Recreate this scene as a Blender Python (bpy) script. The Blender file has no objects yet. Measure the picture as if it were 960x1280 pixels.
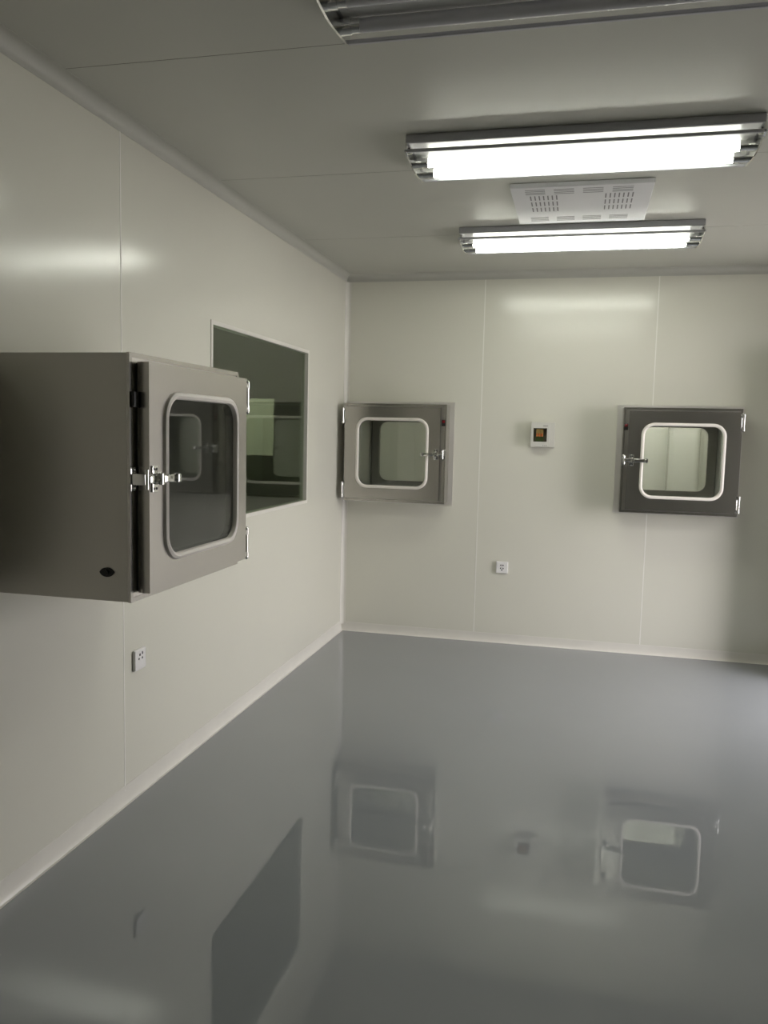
import bpy, bmesh, math
from mathutils import Matrix, Vector

sc = bpy.context.scene
COL = sc.collection
PI = math.pi
H = 2.645                     # room height; left wall is x=0, back wall is y=0

# ------------------------------------------------------------------ camera
cam_d = bpy.data.cameras.new('camera')
cam = bpy.data.objects.new('camera', cam_d)
COL.objects.link(cam)
cam_d.sensor_fit = 'VERTICAL'
cam_d.sensor_height = 36.0
cam_d.lens = 1020.42 / 1280.0 * 36.0
cam_d.clip_start = 0.02
Rw = ((0.972, 0.045, -0.229), (0.233, -0.089, 0.968), (0.023, -0.995, -0.097))
_x = Vector((Rw[0][0], Rw[1][0], Rw[2][0])).normalized()
_f = Vector((Rw[0][2], Rw[1][2], Rw[2][2])).normalized()
_u = _x.cross(_f).normalized()
_x = _f.cross(_u).normalized()
M4 = Matrix(((_x.x, _u.x, -_f.x, 1.709), (_x.y, _u.y, -_f.y, -5.883), (_x.z, _u.z, -_f.z, 1.507), (0, 0, 0, 1)))
cam.matrix_world = M4
sc.camera = cam

# ------------------------------------------------------------------ world, exposure
w = bpy.data.worlds.new('world'); sc.world = w; w.use_nodes = True
w.node_tree.nodes['Background'].inputs[0].default_value = (1.0, 0.955, 0.99, 1)   # overcast sky outside the doorway
w.node_tree.nodes['Background'].inputs[1].default_value = 12.0
vs = sc.view_settings
vs.view_transform = 'Standard'; vs.look = 'None'; vs.gamma = 1.0; vs.use_curve_mapping = False
vs.exposure = 0.14
# light portal (emits nothing, guides sampling of the sky) in the doorway of the right wall
pd = bpy.data.lights.new('doorway_portal', 'AREA'); pd.shape = 'RECTANGLE'; pd.size = 2.1; pd.size_y = 1.0
pd.cycles.is_portal = True
po = bpy.data.objects.new('doorway_portal', pd); COL.objects.link(po)
po.location = (3.93, -1.10, 1.05); po.rotation_euler = (0, PI / 2, 0)
TUBE = 25.0                   # emission of a lit tube (lower side; upper side dimmed to send the light downward)
TUBE_C = (0.98, 1.0, 0.88, 1)
TUBE2 = 82.0                  # whiter corridor tubes, strength raised to brighten what shows through the pass boxes
TUBE2_C = (1.0, 0.955, 0.96, 1)

# ------------------------------------------------------------------ materials
def nt(name):
    m = bpy.data.materials.new(name); m.use_nodes = True
    return m, m.node_tree, m.node_tree.nodes['Principled BSDF']
def noise(t, scale, detail=3, stretch=(1, 1, 1), coord='Object'):
    tc = t.nodes.new('ShaderNodeTexCoord'); mp = t.nodes.new('ShaderNodeMapping')
    mp.inputs['Scale'].default_value = stretch
    t.links.new(tc.outputs[coord], mp.inputs[0])
    n = t.nodes.new('ShaderNodeTexNoise'); n.inputs['Scale'].default_value = scale; n.inputs['Detail'].default_value = detail
    t.links.new(mp.outputs[0], n.inputs['Vector'])
    return n
def ramp(t, src, lo, hi, c0, c1):
    r = t.nodes.new('ShaderNodeMapRange')
    r.inputs[1].default_value = lo; r.inputs[2].default_value = hi
    r.inputs[3].default_value = c0; r.inputs[4].default_value = c1
    t.links.new(src, r.inputs[0]); return r.outputs[0]
def mixc(t, fac, a, b):
    m = t.nodes.new('ShaderNodeMix'); m.data_type = 'RGBA'
    t.links.new(fac, m.inputs[0]); m.inputs[6].default_value = (*a, 1); m.inputs[7].default_value = (*b, 1)
    return m.outputs[2]
def bump(t, p, src, strength, dist):
    b = t.nodes.new('ShaderNodeBump'); b.inputs['Strength'].default_value = strength; b.inputs['Distance'].default_value = dist
    t.links.new(src, b.inputs['Height']); t.links.new(b.outputs[0], p.inputs['Normal'])
def plain(name, col, rough=0.4, metal=0.0, vary=0.06, spec=0.5):
    m, t, p = nt(name)
    n = noise(t, 6, 2)
    c = mixc(t, n.outputs[0], tuple(x * (1 - vary) for x in col), tuple(min(1, x * (1 + vary)) for x in col))
    t.links.new(c, p.inputs['Base Color'])
    p.inputs['Roughness'].default_value = rough; p.inputs['Metallic'].default_value = metal
    p.inputs['Specular IOR Level'].default_value = spec
    return m
def steel(name, col, rough, axis):
    st = {'x': (1, 60, 60), 'z': (60, 60, 1), 'y': (60, 1, 60)}[axis]
    m, t, p = nt(name)
    n = noise(t, 8, 4, st); n2 = noise(t, 2.2, 2)
    c = mixc(t, n2.outputs[0], tuple(x * .92 for x in col), tuple(x * 1.06 for x in col))
    t.links.new(c, p.inputs['Base Color'])
    t.links.new(ramp(t, n.outputs[0], .3, .7, rough - .008, rough + .01), p.inputs['Roughness'])
    p.inputs['Metallic'].default_value = 1.0
    bump(t, p, n.outputs[0], .015, .0002)
    return m
def emit(name, col, s):
    m, t, p = nt(name)
    p.inputs['Base Color'].default_value = (.9, .9, .9, 1)
    p.inputs['Emission Color'].default_value = col; p.inputs['Emission Strength'].default_value = s
    return m
def glass(name, tint, ior=1.5, rough=0.0):
    m = bpy.data.materials.new(name); m.use_nodes = True; t = m.node_tree
    t.nodes.remove(t.nodes['Principled BSDF'])
    out = t.nodes['Material Output']
    tr = t.nodes.new('ShaderNodeBsdfTransparent'); tr.inputs[0].default_value = (*tint, 1)
    gl = t.nodes.new('ShaderNodeBsdfGlossy'); gl.inputs['Roughness'].default_value = rough
    # Schlick reflectance, the same from both sides of the thin sheet
    f0 = ((ior - 1) / (ior + 1)) ** 2
    lw = t.nodes.new('ShaderNodeLayerWeight'); lw.inputs[0].default_value = .5
    pw = t.nodes.new('ShaderNodeMath'); pw.operation = 'POWER'; pw.inputs[1].default_value = 5
    fr = t.nodes.new('ShaderNodeMath'); fr.operation = 'MULTIPLY_ADD'; fr.inputs[1].default_value = 1 - f0; fr.inputs[2].default_value = f0
    t.links.new(lw.outputs['Facing'], pw.inputs[0]); t.links.new(pw.outputs[0], fr.inputs[0])
    mx = t.nodes.new('ShaderNodeMixShader')
    t.links.new(fr.outputs[0], mx.inputs[0]); t.links.new(tr.outputs[0], mx.inputs[1]); t.links.new(gl.outputs[0], mx.inputs[2])
    t.links.new(mx.outputs[0], out.inputs[0])
    return m

def wall_mat(name, col, rough):
    m, t, p = nt(name)
    n = noise(t, 1.3, 3); n2 = noise(t, 40, 2)
    c = mixc(t, n.outputs[0], tuple(x * .97 for x in col), tuple(x * 1.02 for x in col))
    t.links.new(c, p.inputs['Base Color'])
    t.links.new(ramp(t, n2.outputs[0], .3, .7, rough - .004, rough + .004), p.inputs['Roughness'])
    bump(t, p, n.outputs[0], .02, .002)
    return m
M = {}
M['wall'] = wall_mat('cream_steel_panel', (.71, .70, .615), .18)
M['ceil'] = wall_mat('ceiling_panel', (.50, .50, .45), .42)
M['cove'] = plain('cove_profile', (.74, .72, .66), .3)
M['sealant'] = plain('white_sealant', (.82, .81, .75), .5)
M['joint'] = plain('dark_joint', (.16, .16, .13), .6)
m, t, p = nt('epoxy_floor'); M['floor'] = m
n = noise(t, .9, 3); n2 = noise(t, 3.2, 2); n3 = noise(t, 14, 2)
t.links.new(mixc(t, n.outputs[0], (.228, .243, .255), (.262, .277, .29)), p.inputs['Base Color'])
t.links.new(ramp(t, n3.outputs[0], .3, .7, .012, .02), p.inputs['Roughness'])
p.inputs['IOR'].default_value = 1.8
bump(t, p, n2.outputs[0], .03, .002)
M['steel_z'] = steel('brushed_steel_upright', (.56, .54, .51), .25, 'z')
M['steel_x'] = steel('brushed_steel_across', (.54, .52, .48), .32, 'x')
M['steel_in'] = steel('brushed_steel_inside', (.60, .60, .58), .45, 'x')
M['chrome'] = plain('chrome', (.82, .82, .80), .12, 1.0, .02)
M['alu'] = plain('aluminium_trim', (.74, .72, .68), .35, .6, .03)
M['gasket'] = plain('pale_rubber_gasket', (.80, .76, .70), .45)
M['black'] = plain('black_plastic', (.015, .015, .013), .4)
M['red'] = plain('red_lens', (.22, .015, .02), .2)
M['white'] = plain('white_plastic', (.84, .83, .82), .3, 0, .02)
M['offwhite'] = plain('grey_white_plastic', (.62, .61, .56), .35, 0, .02)
M['grille'] = plain('diffuser_paint', (.66, .66, .68), .4, 0, .02)
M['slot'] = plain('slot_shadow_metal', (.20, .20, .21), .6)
M['tray'] = plain('lamp_tray_enamel', (.80, .80, .79), .3, 0, .02)
M['trayside'] = plain('lamp_tray_steel', (.50, .50, .53), .32, .45, .03)
M['tube_off'] = plain('unlit_tube_glass', (.62, .62, .64), .2, 0, .02)
M['tube_on'] = emit('lit_tube', TUBE_C, TUBE)
M['tube2_on'] = emit('lit_white_tube', TUBE2_C, TUBE2)
M['tube2_top'] = emit('lit_white_tube_dimmed_side', TUBE2_C, TUBE2 * .2)
M['tube_top'] = emit('lit_tube_dimmed_side', TUBE_C, TUBE * .12)
M['pane'] = glass('clear_pane', (.93, .95, .93))
M['cover'] = glass('smoked_cover', (.86, .84, .76), 1.45)
M['window'] = glass('green_window_glass', (.78, .85, .74), 1.65)
M['beige'] = plain('breaker_beige', (.62, .50, .26), .4)
M['orange'] = plain('breaker_toggle', (.75, .16, .05), .4)
M['green'] = plain('terminal_green', (.10, .17, .08), .5)
M['yard'] = plain('yard_concrete', (.42, .41, .39), .8)
M['grey'] = plain('grey_print', (.25, .25, .24), .6)

# ------------------------------------------------------------------ mesh helpers
class MB:
    def __init__(s): s.bm = bmesh.new()
    def box(s, x0, x1, y0, y1, z0, z1):
        v = [s.bm.verts.new((x, y, z)) for x in (x0, x1) for y in (y0, y1) for z in (z0, z1)]
        for f in ((0, 1, 3, 2), (4, 6, 7, 5), (0, 4, 5, 1), (2, 3, 7, 6), (0, 2, 6, 4), (1, 5, 7, 3)):
            s.bm.faces.new([v[i] for i in f])
        return s
    def bbox(s, x0, x1, y0, y1, z0, z1, b=.003, seg=2):
        """bevelled box"""
        t = bmesh.new()
        bmesh.ops.create_cube(t, size=1)
        for v in t.verts:
            v.co = Vector(((x0 + x1) / 2 + v.co.x * (x1 - x0), (y0 + y1) / 2 + v.co.y * (y1 - y0), (z0 + z1) / 2 + v.co.z * (z1 - z0)))
        bmesh.ops.bevel(t, geom=list(t.edges), offset=b, segments=seg, profile=.5, affect='EDGES')
        me = bpy.data.meshes.new('tmp'); t.to_mesh(me); t.free(); s.bm.from_mesh(me); bpy.data.meshes.remove(me)
        return s
    def cyl(s, p0, p1, r, n=14, r2=None):
        p0, p1 = Vector(p0), Vector(p1); d = p1 - p0; r2 = r if r2 is None else r2
        q = d.to_track_quat('Z', 'Y')
        a = []; b = []
        for i in range(n):
            th = 2 * PI * i / n
            e = Vector((math.cos(th), math.sin(th), 0))
            a.append(s.bm.verts.new(p0 + q @ (e * r))); b.append(s.bm.verts.new(p1 + q @ (e * r2)))
        for i in range(n):
            j = (i + 1) % n; s.bm.faces.new((a[i], a[j], b[j], b[i]))
        s.bm.faces.new(a[::-1]); s.bm.faces.new(b)
        return s
    def ball(s, c, r, sx=1, sy=1, sz=1, n=12):
        bmesh.ops.create_uvsphere(s.bm, u_segments=n, v_segments=n // 2 + 2, radius=1,
            matrix=Matrix.Translation(c) @ Matrix.Diagonal((r * sx, r * sy, r * sz, 1)))
        return s
    def prism(s, pts, axis, a0, a1):
        """extrude a 2-D outline along x, y or z"""
        def P(u, v, a):
            return {'x': (a, u, v), 'y': (u, a, v), 'z': (u, v, a)}[axis]
        A = [s.bm.verts.new(P(u, v, a0)) for u, v in pts]; B = [s.bm.verts.new(P(u, v, a1)) for u, v in pts]
        n = len(pts)
        for i in range(n):
            j = (i + 1) % n; s.bm.faces.new((A[i], A[j], B[j], B[i]))
        s.bm.faces.new(A[::-1]); s.bm.faces.new(B)
        return s
    def ring(s, outer, inner, y0, y1):
        """plate in the xz plane with a hole; outer and inner have the same point count"""
        n = len(outer)
        L = [[s.bm.verts.new((u, y, v)) for u, v in pts] for pts, y in ((outer, y0), (inner, y0), (inner, y1), (outer, y1))]
        for k in range(4):
            a, b = L[k], L[(k + 1) % 4]
            for i in range(n):
                j = (i + 1) % n; s.bm.faces.new((a[i], a[j], b[j], b[i]))
        return s
    def build(s, name, mat, parent=None, smooth=False, loc=None):
        bmesh.ops.recalc_face_normals(s.bm, faces=list(s.bm.faces))
        me = bpy.data.meshes.new(name); s.bm.to_mesh(me); s.bm.free()
        me.materials.append(M[mat] if isinstance(mat, str) else mat)
        if smooth:
            for f in me.polygons: f.use_smooth = True
            me.set_sharp_from_angle(angle=math.radians(40))
        o = bpy.data.objects.new(name, me); COL.objects.link(o)
        if parent: o.parent = parent
        if loc: o.location = loc
        return o

def rrect(cx, cz, hw, hh, r, n=8):
    pts = []
    for k, (sx, sz) in enumerate(((1, 1), (-1, 1), (-1, -1), (1, -1))):
        for i in range(n + 1):
            th = PI / 2 * k + PI / 2 * i / n
            pts.append((cx + sx * (hw - r) + r * math.cos(th), cz + sz * (hh - r) + r * math.sin(th)))
    return pts
def rect_like(cx, cz, hw, hh, n=8):
    """a plain rectangle sampled with the same count as rrect, corners sharp"""
    pts = []
    for k, (sx, sz) in enumerate(((1, 1), (-1, 1), (-1, -1), (1, -1))):
        for i in range(n + 1):
            e = .0004 * (i - n / 2)
            if k == 0: q = (cx + hw + min(0, -e), cz + hh + min(0, e))
            elif k == 1: q = (cx - hw - min(0, e), cz + hh + min(0, -e))
            elif k == 2: q = (cx - hw - min(0, -e), cz - hh - min(0, e))
            else: q = (cx + hw + min(0, e), cz - hh - min(0, -e))
            pts.append(q)
    return pts

def empty(name, loc=(0, 0, 0), rz=0, label=None, cat=None, group=None, kind=None):
    o = bpy.data.objects.new(name, None); COL.objects.link(o)
    o.location = loc; o.rotation_euler = (0, 0, rz); o.empty_display_size = .1
    return tag(o, label, cat, group, kind)
def tag(o, label=None, cat=None, group=None, kind=None):
    if label: o['label'] = label
    if cat: o['category'] = cat
    if group: o['group'] = group
    if kind: o['kind'] = kind
    return o

# ------------------------------------------------------------------ room shell
XR, YF = 3.86, -10.0          # right wall, wall behind the camera
T = .05                       # panel thickness
def cells(a0, a1, b0, b1, holes):
    A = sorted({a0, a1, *[min(max(v, a0), a1) for h in holes for v in h[:2]]})
    B = sorted({b0, b1, *[min(max(v, b0), b1) for h in holes for v in h[2:]]})
    for i in range(len(A) - 1):
        for j in range(len(B) - 1):
            ca, cb = (A[i] + A[i + 1]) / 2, (B[j] + B[j + 1]) / 2
            if not any(h[0] < ca < h[1] and h[2] < cb < h[3] for h in holes):
                yield A[i], A[i + 1], B[j], B[j + 1]
def wall(name, axis, c0, c1, edges, holes, label, mat='wall', z1=H, strips=True):
    """axis 'x': the wall runs along x between y=c0..c1; axis 'y': along y between x=c0..c1"""
    root = empty(name, kind='structure', label=label)
    g = 0.0
    for k in range(len(edges) - 1):
        a0, a1 = edges[k] + g, edges[k + 1] - g
        mb = MB()
        for (p0, p1, q0, q1) in cells(a0, a1, 0, z1, holes):
            if axis == 'x': mb.box(p0, p1, c0, c1, q0, q1)
            else: mb.box(c0, c1, p0, p1, q0, q1)
        bmesh.ops.remove_doubles(mb.bm, verts=list(mb.bm.verts), dist=1e-5)
        seen = {}
        for f in mb.bm.faces:
            seen.setdefault(tuple(sorted(v.index for v in f.verts)), []).append(f)
        mb.bm.verts.index_update()
        seen = {}
        for f in mb.bm.faces:
            seen.setdefault(tuple(sorted(v.index for v in f.verts)), []).append(f)
        dead = [f for fs in seen.values() if len(fs) > 1 for f in fs]
        bmesh.ops.delete(mb.bm, geom=dead, context='FACES_ONLY')
        mb.build('panel', mat, root)
    return root
def strips(root, axis, face, sgn, at, z0=.05, z1=H - .05):
    for a in at:
        mb = MB()
        lo, hi = sorted((face - sgn * .004, face + sgn * .0008))
        if axis == 'x': mb.box(a - .0035, a + .0035, lo, hi, z0, z1)
        else: mb.box(lo, hi, a - .0035, a + .0035, z0, z1)
        mb.build('sealant_strip', 'sealant', root)

BZ0, BZ1 = 1.01, 1.71         # pass box body, bottom and top
LBx, RBx, NBy = .42, 2.36, -3.46
hw = .37
WIN = (-2.265, -.865, 1.055, 2.0)        # observation window on the left wall
wl = wall('wall_left', 'y', -T, 0, [YF, -7.726, -6.558, -5.39, -4.222, -3.054, 0], [(NBy - hw + .02, NBy + hw - .02, BZ0 + .02, BZ1 - .02), WIN],
     'cream steel sandwich panel wall on the left with a window')
strips(wl, 'y', 0, 1, [-7.726, -6.558, -5.39, -4.222])
strips(wl, 'y', 0, 1, [-3.054], 0.05, H - .05)
wb = wall('wall_back', 'x', 0, T, [-.05, 1.015, 2.183, XR + .05], [(LBx - hw + .02, LBx + hw - .02, BZ0 + .02, BZ1 - .02), (RBx - hw + .02, RBx + hw - .02, BZ0 + .02, BZ1 - .02)],
     'cream steel sandwich panel wall at the far end with two pass boxes')
strips(wb, 'x', 0, -1, [1.015])
strips(wb, 'x', 0, -1, [2.183], .05, BZ0)
strips(wb, 'x', 0, -1, [2.183], BZ1, H - .05)
wr = wall('wall_right', 'y', XR, XR + T, [YF, -7.726, -6.558, -5.39, -4.222, -3.054, -1.886, -1.60, 0], [(-1.60, -.60, -.01, 2.1)], 'cream steel panel wall on the right side')
strips(wr, 'y', XR, -1, [-7.726, -6.558, -5.39, -4.222, -3.054, -1.886])
wf = wall('wall_front', 'x', YF - T, YF, [-.05, 1.015, 2.183, XR + .05], [], 'cream steel panel wall at the near end')
strips(wf, 'x', YF, 1, [1.015, 2.183])

tag(MB().box(-.05, XR + .05, YF - .05, .05, -.08, 0).build('floor', 'floor'), 'glossy grey epoxy floor with mirror reflections', None, None, 'structure')
ce = empty('ceiling', kind='structure', label='cream panel ceiling with fine dark joints between boards')
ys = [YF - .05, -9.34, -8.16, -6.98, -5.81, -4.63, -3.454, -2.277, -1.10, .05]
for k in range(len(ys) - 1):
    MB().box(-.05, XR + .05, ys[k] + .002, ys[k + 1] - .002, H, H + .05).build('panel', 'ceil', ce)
for y in ys[1:-1]:
    MB().box(-.05, XR + .05, y - .003, y + .003, H + .0006, H + .004).build('joint_strip', 'joint', ce)

def cove_profile(r, q, n=7, lip=.004):
    """concave quarter: corner at 0,0 ; returns outline points (u away from wall A, v away from wall B)"""
    pts = [(0, 0), (r + .004, 0), (r + .004, lip * .35)]
    for i in range(n + 1):
        th = PI * 1.5 - PI / 2 * i / n
        pts.append((r + r * math.cos(th) + (lip * .35 if i == n else 0), q + q * math.sin(th) + (lip * .35 if i == 0 else 0)))
    pts += [(lip * .35, q + .006), (0, q + .006)]
    return pts
tn = [0]
def cove(axis, a0, a1, u0, su, v0, sv, label, r=.045, q=.045):
    tn[0] += 1
    pts = [(u0 + su * u, v0 + sv * v) for u, v in cove_profile(r, q)]
    o = MB().prism(pts, axis, a0, a1).build('trim_%d' % tn[0], 'ceil' if 'ceiling' in label else 'cove', smooth=True)
    tag(o, label, None, None, 'structure')
e = .0
# axis y: (u,v) = (x,z); axis x: (u,v) = (y,z); axis z: (u,v) = (x,y)
cove('y', YF, 0, 0, 1, 0, 1, 'pale coved skirting along the foot of the left wall', .014, .068)
cove('x', .0, XR, 0, -1, 0, 1, 'pale coved skirting along the foot of the back wall', .014, .06)
cove('y', YF, -1.60, XR, -1, 0, 1, 'pale coved skirting along the foot of the right wall')
cove('y', -.60, 0, XR, -1, 0, 1, 'short coved skirting between the doorway and the back wall')
cove('x', 0, XR, YF, 1, 0, 1, 'pale coved skirting along the foot of the near wall')
cove('y', YF, 0, 0, 1, H, -1, 'coved corner strip between left wall and ceiling')
cove('x', 0, XR, 0, -1, H, -1, 'coved corner strip between back wall and ceiling')
cove('y', YF, 0, XR, -1, H, -1, 'coved corner strip between right wall and ceiling')
cove('x', 0, XR, YF, 1, H, -1, 'coved corner strip between near wall and ceiling')
cove('z', .05, H - .05, 0, 1, 0, -1, 'upright coved strip in the corner of left and back wall', .03, .03)
cove('z', .05, H - .05, XR, -1, 0, -1, 'upright coved strip in the corner of right and back wall', .03, .03)

# ---- observation window in the left wall
wn = empty('window_1', (0, (WIN[0] + WIN[1]) / 2, WIN[2]), kind='structure', label='large greenish observation window set flush in the left wall')
yh, zh = (WIN[1] - WIN[0]) / 2, WIN[3] - WIN[2]
MB().box(-.003, .003, -yh + .001, yh - .001, .001, zh - .001).build('pane', 'window', wn, loc=(-.012, 0, 0)).rotation_euler = (0, 0, .013)
fr = MB()
for (a, b, c, d) in ((-yh - .016, yh + .016, -.016, .004), (-yh - .016, yh + .016, zh - .004, zh + .016), (-yh - .016, -yh + .004, .004, zh - .004), (yh - .004, yh + .016, .004, zh - .004)):
    fr.box(-.045, .0035, a, b, c, d)
fr.build('window_frame', 'cove', wn)

# ---- rooms beyond: service corridor behind the back wall, unlit room left of the window
CX0, CX1, CY = -2.6, 4.0, 1.6
tag(MB().box(CX0, CX1, T, CY, -.08, 0).build('floor_corridor', 'floor'), 'grey floor of the corridor behind the back wall', None, None, 'structure')
tag(MB().box(CX0, CX1, T, CY, H, H + .05).build('ceiling_corridor', 'ceil'), 'pale ceiling of the corridor behind the back wall', None, None, 'structure')
wc = wall('wall_corridor', 'x', CY, CY + T, [CX0, -1.4, -.2, 1.0, 2.2, 3.1, CX1], [], 'cream panel wall of the corridor behind the back wall')
col = [(2.45 + .05 - .05 * math.cos(a * PI / 12), CY - .20 + .05 - .05 * math.sin(a * PI / 12)) for a in range(7)]  # pier added and rounded to catch lamp light as upright stripes
col += [(2.70 - .05 + .05 * math.sin(a * PI / 12), CY - .20 + .05 - .05 * math.cos(a * PI / 12)) for a in range(7)]
tag(MB().prism([(2.45, CY)] + col + [(2.70, CY)], 'z', 0, H).build('wall_corridor_added_pier', 'wall', smooth=True), 'rounded pier added on the corridor wall for bright upright stripes behind the right pass box', None, None, 'structure')
for a, b in ((CX0 - T, CX0), (CX1, CX1 + T)):
    tag(MB().box(a, b, 0, CY + T, 0, H).build('wall_corridor_end', 'wall'), 'end wall of the corridor behind the back wall', None, None, 'structure')
tag(MB().box(XR + .05, CX1 + T, 0, T, 0, H).build('wall_corridor_near', 'wall'), 'short wall closing the corridor on the right', None, None, 'structure')
# the doorway in the right wall opens on a daylit yard
tag(MB().box(XR + .05, 14, -9, 9, -.10, -.02).build('ground_yard', 'yard'), 'pale concrete yard outside the doorway', None, None, 'structure')
dr = empty('door_1', (XR, -1.10, 0), kind='structure', label='open doorway in the right wall leading outside')
df = MB()
for (a, b, c, d) in ((-.50, -.47, 0, 2.1), (.47, .50, 0, 2.1), (-.47, .47, 2.07, 2.1)):
    df.box(-.008, .058, a, b, c, d)
df.build('door_frame', 'alu', dr)
dl = MB().bbox(-.74, 0, -.02, .02, .01, 2.06, .003).build('door_leaf', 'wall', dr, loc=(-.012, .50, 0))
dl.rotation_euler = (0, 0, -.20)
MB().bbox(-.69, -.66, -.055, -.02, .95, 1.15, .004).build('door_handle', 'chrome', dl)
SX0, SY0 = -2.6, -5.0
sw = wall('wall_side_room_back', 'x', 0, T, [SX0, -.05], [(-1.35, -.56, 1.31, 1.742), (-2.5, -1.65, 0, 2.1)], 'back wall of the dim side room with a small opening')  # the tall hole is an unseen opening added to let corridor light in
tag(MB().box(SX0 - T, SX0, SY0, 0, 0, H).build('wall_side_room_left', 'wall'), 'far wall of the dim side room', None, None, 'structure')
tag(MB().box(SX0 - T, -T, SY0 - T, SY0, 0, H).build('wall_side_room_near', 'wall'), 'near wall of the dim side room', None, None, 'structure')
tag(MB().box(SX0, -T, SY0, 0, -.08, 0).build('floor_side_room', 'floor'), 'grey floor of the dim side room', None, None, 'structure')
tag(MB().box(SX0, -T, SY0, 0, H, H + .05).build('ceiling_side_room', 'ceil'), 'pale ceiling of the dim side room', None, None, 'structure')

# ------------------------------------------------------------------ pass boxes
def passbox(loc, rz, p, b, hinge, label, grommet=False):
    """front faces local -y, wall plane at y=0; body from y=-p to y=+b; hinge -1 left / +1 right"""
    R = empty('pass_box', loc, rz, label, 'pass box', 'stainless steel pass boxes on the walls')
    h = BZ1 - BZ0
    cz = h / 2
    iw, ih = hw - .05, cz - .05
    # body: square steel tube
    n = 8
    body = MB().ring(rect_like(0, cz, hw, cz), rect_like(0, cz, iw, ih), -p, b).build('body', 'steel_x', R)
    # folded edge at the front of the body
    MB().ring(rect_like(0, cz, hw + .0015, cz + .0015), rect_like(0, cz, hw - .012, cz - .012), -p - .003, -p + .006).build('folded_edge', 'steel_z', body)
    ln = MB()
    ln.ring(rect_like(0, cz, iw - .0005, ih - .0005), rect_like(0, cz, iw - .004, ih - .004), -p + .004, b - .004)
    ln.build('liner', 'steel_in', body)
    # flange angle where the body meets the wall
    if not grommet: MB().ring(rect_like(0, cz, hw + .035, cz + .022), rect_like(0, cz, hw + .0005, cz + .0005), -.006, -.0005).build('flange', 'alu', R)
    # doors, front and rear
    for s, yb in ((1, -p), (-1, b)):
        dx0, dx1 = (-hw + .035, hw - .015) if hinge > 0 else (-hw + .015, hw - .035)
        cx = (dx0 + dx1) / 2; dw = (dx1 - dx0) / 2; dh = cz - .022
        yo = yb - s * .042; yi = yb - s * .006
        D = MB().ring(rect_like(cx, cz, dw, dh), rrect(cx, cz, .245, .231, .062), *sorted((yo, yi))).build('door', 'steel_z', R)
        # black seal between door and body
        MB().ring(rect_like(cx, cz, dw - .004, dh - .004), rect_like(cx, cz, dw - .018, dh - .018), *sorted((yi, yb - s * .0005))).build('door_seal', 'black', D)
        # rounded gasket ring
        gm = MB()
        prof = [(.0, .0), (.003, .008), (.011, .0115), (.019, .008), (.022, .0)]
        loops = []
        for dr, dy in prof:
            loops.append([gm.bm.verts.new((u, yo - s * dy, v)) for u, v in rrect(cx, cz, .265 - dr, .2525 - dr, .084 - dr * .9, 10)])
        # inner return down to the pane
        loops.append([gm.bm.verts.new((u, yo + s * .007, v)) for u, v in rrect(cx, cz, .243, .2305, .064, 10)])
        for a, c in zip(loops[:-1], loops[1:]):
            for i in range(len(a)):
                j = (i + 1) % len(a); gm.bm.faces.new((a[i], a[j], c[j], c[i]))
        gm.build('gasket', 'gasket', D, smooth=True)
        pane = MB(); pts = rrect(cx, cz, .2445, .2305, .062, 8)
        pane.prism(pts, 'y', *sorted((yo + s * .004, yo + s * .009)))
        pane.build('pane', 'pane', D)
        # hinges
        hx = dx1 if hinge > 0 else dx0; sg = 1 if hinge > 0 else -1
        for zc in (h - .088, .078):
            hm = MB()
            xx = hx + sg * .020; yy = yo + s * .006
            hm.cyl((xx, yy, zc - .050), (xx, yy, zc + .050), .0065)
            for zz in (-.052, .052):
                hm.ball((xx, yy, zc + zz), .0085, 1, 1, 1.1)
                hm.cyl((xx, yy, zc + zz * .78 - .008), (xx, yy, zc + zz * .78 + .008), .0088)
                lo, hi = sorted((hx - sg * .001, xx))
                hm.bbox(lo, hi, *sorted((yo + s * .001, yo + s * .012)), zc + zz * .78 - .009, zc + zz * .78 + .009, .002)
            lo, hi = sorted((hx + sg * .0005, hx + sg * .008))
            hm.bbox(lo, hi, *sorted((yo + s * .006, yb + s * .035)), zc - .045, zc + .045, .002)
            hm.build('hinge', 'chrome', D, smooth=True)
        # latch on the other edge
        lx = dx0 if hinge > 0 else dx1; q = 1 if hinge > 0 else -1     # q points across the door
        bxm = lx - q * .022
        L = MB()
        def bb(m, xa, xb, ya, yb2, za, zb, bev=.002):
            x0, x1 = sorted((bxm + q * xa, bxm + q * xb)); y0, y1 = sorted((yo - s * ya, yo - s * yb2))
            m.bbox(x0, x1, y0, y1, cz + za, cz + zb, bev)
        bb(L, -.010, .012, -.040, .004, -.016, .016)             # post on the body
        bb(L, -.013, .015, -.041, -.037, -.034, .034, .001)
        L.cyl((bxm, yo - s * .004, cz - .028), (bxm, yo - s * .004, cz + .028), .006)
        for zz in (-.026, .026):
            L.ball((bxm + q * .002, yo + s * .036, cz + zz), .006, 1, .8, 1)
        L = L.build('latch_base', 'chrome', R, smooth=True)
        K = MB()
        bb(K, .032, .062, -.0005, .005, -.038, .038, .0015)            # keeper plate on the door
        bb(K, .040, .056, .004, .017, -.016, .016)
        K.build('keeper', 'chrome', D, smooth=True)
        for zz in (-.028, .028):
            for xa in (.040, .054):
                MB().ball((bxm + q * xa, yo - s * .005, cz + zz), .0042, 1, .6, 1, 8).build('screw', 'black', D)
        A = MB()
        bb(A, .004, .050, .002, .014, -.011, .011, .003)
        bb(A, .046, .062, .016, .028, -.018, .018, .003)            # hook clasp
        bb(A, .060, .135, .018, .028, -.011, .011, .003)            # lever tongue
        bb(A, .130, .152, .016, .034, -.014, .014, .005)
        A.build('lever', 'chrome', R, smooth=True)
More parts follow.
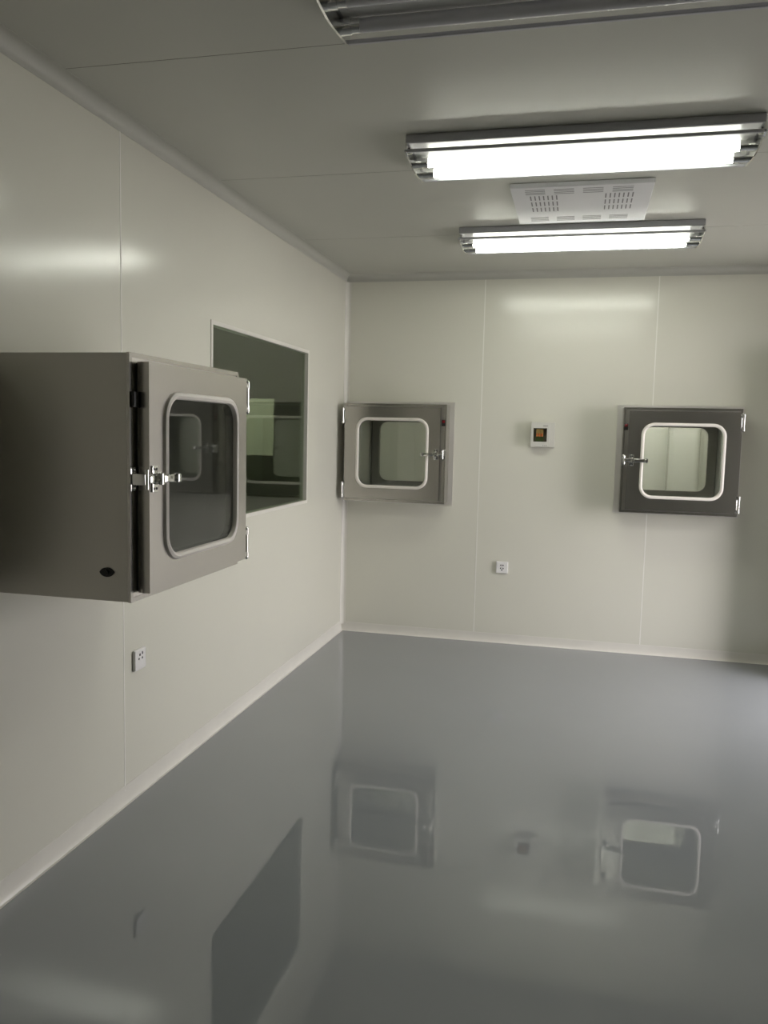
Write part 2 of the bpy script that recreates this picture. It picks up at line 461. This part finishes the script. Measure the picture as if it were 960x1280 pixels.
        if s > 0:
            # indicator lamp on the latch-side strip of the body
            ix = lx - q * .018
            I = MB().bbox(ix - .013, ix + .013, -p - .014, -p - .0035, h - .150, h - .105, .002).build('indicator', 'black', R)
            if not grommet: MB().bbox(ix - .009, ix + .009, -p - .018, -p - .0135, h - .128, h - .110, .002).build('lens', 'red', I)
    if grommet:
        g = MB()
        gx, gy, gz = -hw, -p + .072, .083
        g.prism([(gy + .021 * math.cos(k * PI / 8) * (1 if k % 4 else 1.1), gz + .0135 * math.sin(k * PI / 8)) for k in range(16)], 'x', gx - .004, gx + .001)
        g = g.build('cable_grommet', 'black', R)
        MB().cyl((gx - .009, gy, gz), (gx - .003, gy, gz), .008).build('plug', 'black', g)
    return R
passbox((0, NBy, BZ0), PI / 2, .49, .09, 1, 'large stainless pass box jutting from the left wall, nearest to the camera', True)
passbox((LBx, 0, BZ0), 0, .16, .42, -1, 'stainless pass box on the back wall, beside the corner with the left wall')
passbox((RBx, 0, BZ0), 0, .16, .42, 1, 'stainless pass box on the back wall, right of the small breaker box')

# ------------------------------------------------------------------ ceiling lamps
def lamp(x0, y0, lit, label, length=1.285, z=H, tm='tube'):
    R = empty('ceiling_light', (x0, y0, z), 0, label, 'ceiling light', 'twin tube lamps along the ceiling')
    Wd = .385; L = length
    tr = MB().bbox(0, L, 0, Wd, -.032, -.0005, .003)
    tr = tr.build('tray', 'trayside', R)
    MB().box(.012, L - .012, .006, Wd - .006, -.0332, -.0322).build('reflector', 'tray', tr)
    for yy in (.0, Wd - .012):
        MB().bbox(-.004, L + .004, yy, yy + .012, -.066, -.054, .003).build('rail', 'trayside', R)
    for k, xx in enumerate((0, L)):
        sx = 1 if k == 0 else -1
        pts = [(.0, -.032), (.0, -.066), (.03, -.074)] + [(.06 + .25 * i / 6, -.078 - .012 * math.sin(PI * i / 6)) for i in range(7)] + [(Wd - .03, -.074), (Wd, -.066), (Wd, -.032)]
        a, c = sorted((xx, xx + sx * .006))
        E = MB().prism(pts, 'x', a, c).build('end_cap', 'chrome', R)
        for ty in (.165, .30):
            MB().cyl((xx + sx * .006, ty, -.056), (xx + sx * .036, ty, -.056), .022, 16).cyl((xx + sx * .03, ty, -.056), (xx + sx * .044, ty, -.056), .013, 12).build('lamp_holder', 'chrome', E, smooth=True)
        for ty in (.05, .33):
            MB().cyl((xx + sx * .012, ty, -.056), (xx + sx * .012, ty, -.024), .006, 8).build('post', 'chrome', E, smooth=True)
    for ty in (.165, .30):
        t_ = MB().cyl((.044, ty, -.056), (L - .044, ty, -.056), .0185, 20).build('tube', tm + '_on' if lit else 'tube_off', R, smooth=True)
        if lit:
            t_.data.materials.append(M[tm + '_top'])
            for f in t_.data.polygons:
                if f.normal.z > -.25: f.material_index = 1
        for xx in (.036, L - .060):
            MB().cyl((xx, ty, -.056), (xx + .024, ty, -.056), .0192, 16).build('tube_end', 'chrome', t_, smooth=True)
    return R
lamp(1.008, -1.275, True, 'lit twin tube ceiling light nearest to the back wall')
lamp(1.008, -2.705, True, 'lit twin tube ceiling light between the vent plate and the unlit one')
lamp(1.03, -3.965, False, 'unlit twin tube ceiling light at the top edge of the picture')
lamp(1.65, .65, True, 'lit twin tube ceiling light in the corridor behind the two back wall pass boxes', tm='tube2')
lamp(-2.45, .65, True, 'unseen lit twin tube ceiling light added at the left end of the corridor behind the back wall')  # unseen lamp added to brighten the side room and its small opening


# ------------------------------------------------------------------ air diffuser in the ceiling
V = empty('air_diffuser', (1.348, -2.02, H), 0, 'square white slotted air diffuser plate on the ceiling between the two lit lamps', 'air diffuser')
S = .633
pl = MB().bbox(0, S, 0, S + .01, -.022, -.0005, .004).build('plate', 'grille', V)
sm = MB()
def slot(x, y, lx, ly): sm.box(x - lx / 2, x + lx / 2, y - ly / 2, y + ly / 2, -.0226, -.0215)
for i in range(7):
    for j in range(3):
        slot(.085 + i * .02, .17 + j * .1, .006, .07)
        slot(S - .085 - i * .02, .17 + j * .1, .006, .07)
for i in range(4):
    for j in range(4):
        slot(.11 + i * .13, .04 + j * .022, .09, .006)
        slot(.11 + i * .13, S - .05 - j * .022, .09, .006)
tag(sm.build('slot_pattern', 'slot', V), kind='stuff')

# ------------------------------------------------------------------ breaker box on the back wall
B = empty('breaker_box', (1.44, 0, 1.432), 0, 'small white breaker box with a clear window on the back wall between the pass boxes', 'breaker box')
bw, bh, bd = .128, .165, .055
MB().bbox(-.066, .098, -.012, -.0005, -.004, bh + .006, .003).build('back_plate', 'offwhite', B)
oc = MB(); oc.ring(rect_like(0, bh / 2, bw / 2, bh / 2), rect_like(-.002, bh * .50, .047, .047), -bd, -.012)
oc.build('cover', 'offwhite', B)
MB().box(-.050, .048, -.016, -.0125, bh / 2 - .05, bh / 2 + .05).build('recess', 'slot', B)
for k in range(3):
    x = -.030 + k * .0165
    br = MB().bbox(x, x + .0160, -.040, -.016, bh / 2 - .012, bh / 2 + .040, .002).build('breaker', 'beige', B)
    MB().bbox(x + .003, x + .013, -.048, -.040, bh / 2 - .010, bh / 2 + .010, .002).build('toggle', 'orange', br)
MB().box(-.032, .022, -.034, -.016, bh / 2 - .044, bh / 2 - .014).build('terminal_strip', 'green', B)
MB().box(-.050, .046, -bd + .006, -bd + .008, bh / 2 - .048, bh / 2 + .048).build('clear_window', 'cover', B)
MB().box(.016, .050, -bd - .0006, -bd + .0001, bh - .022, bh - .017).build('printed_mark', 'grey', B)
for k in range(3): MB().box(.018 + k * .012, .024 + k * .012, -bd - .0006, -bd + .0001, .006, .012).build('printed_mark', 'grey', B)

# ------------------------------------------------------------------ wall sockets
def socket(loc, rz, label, kind):
    R = empty('wall_socket', loc, rz, label, 'socket')
    MB().bbox(-.043, .043, -.011, -.0005, -.043, .043, .004).build('back_box', 'white', R)
    f = MB().bbox(-.041, .041, -.014, -.0105, -.041, .041, .003).build('face_plate', 'white', R)
    if kind == 5:
        holes = [(-.008, .016, .004, .007, 0), (.008, .016, .004, .007, 0), (-.009, -.006, .0035, .007, .5), (.009, -.006, .0035, .007, -.5), (0, -.018, .004, .007, 0)]
    else:
        holes = [(-.006, .02, .005, .007, 0), (.014, .024, .004, .008, 0), (-.013, .004, .004, .006, .4), (.013, .004, .004, .006, -.4)]
    for x, z, a, c, r in holes:
        m = MB().box(-a, a, -.0146, -.0138, -c * .7, c * .7)
        bmesh.ops.rotate(m.bm, verts=list(m.bm.verts), cent=(0, 0, 0), matrix=Matrix.Rotation(r, 3, 'Y'))
        bmesh.ops.translate(m.bm, verts=list(m.bm.verts), vec=(x, 0, z))
        m.build('pin_hole', 'black', f)
    return R
socket((1.204, 0, .556), 0, 'white five-hole socket low on the back wall', 5)
socket((0, -2.952, .567), PI / 2, 'white socket low on the left wall beneath the large pass box', 4)
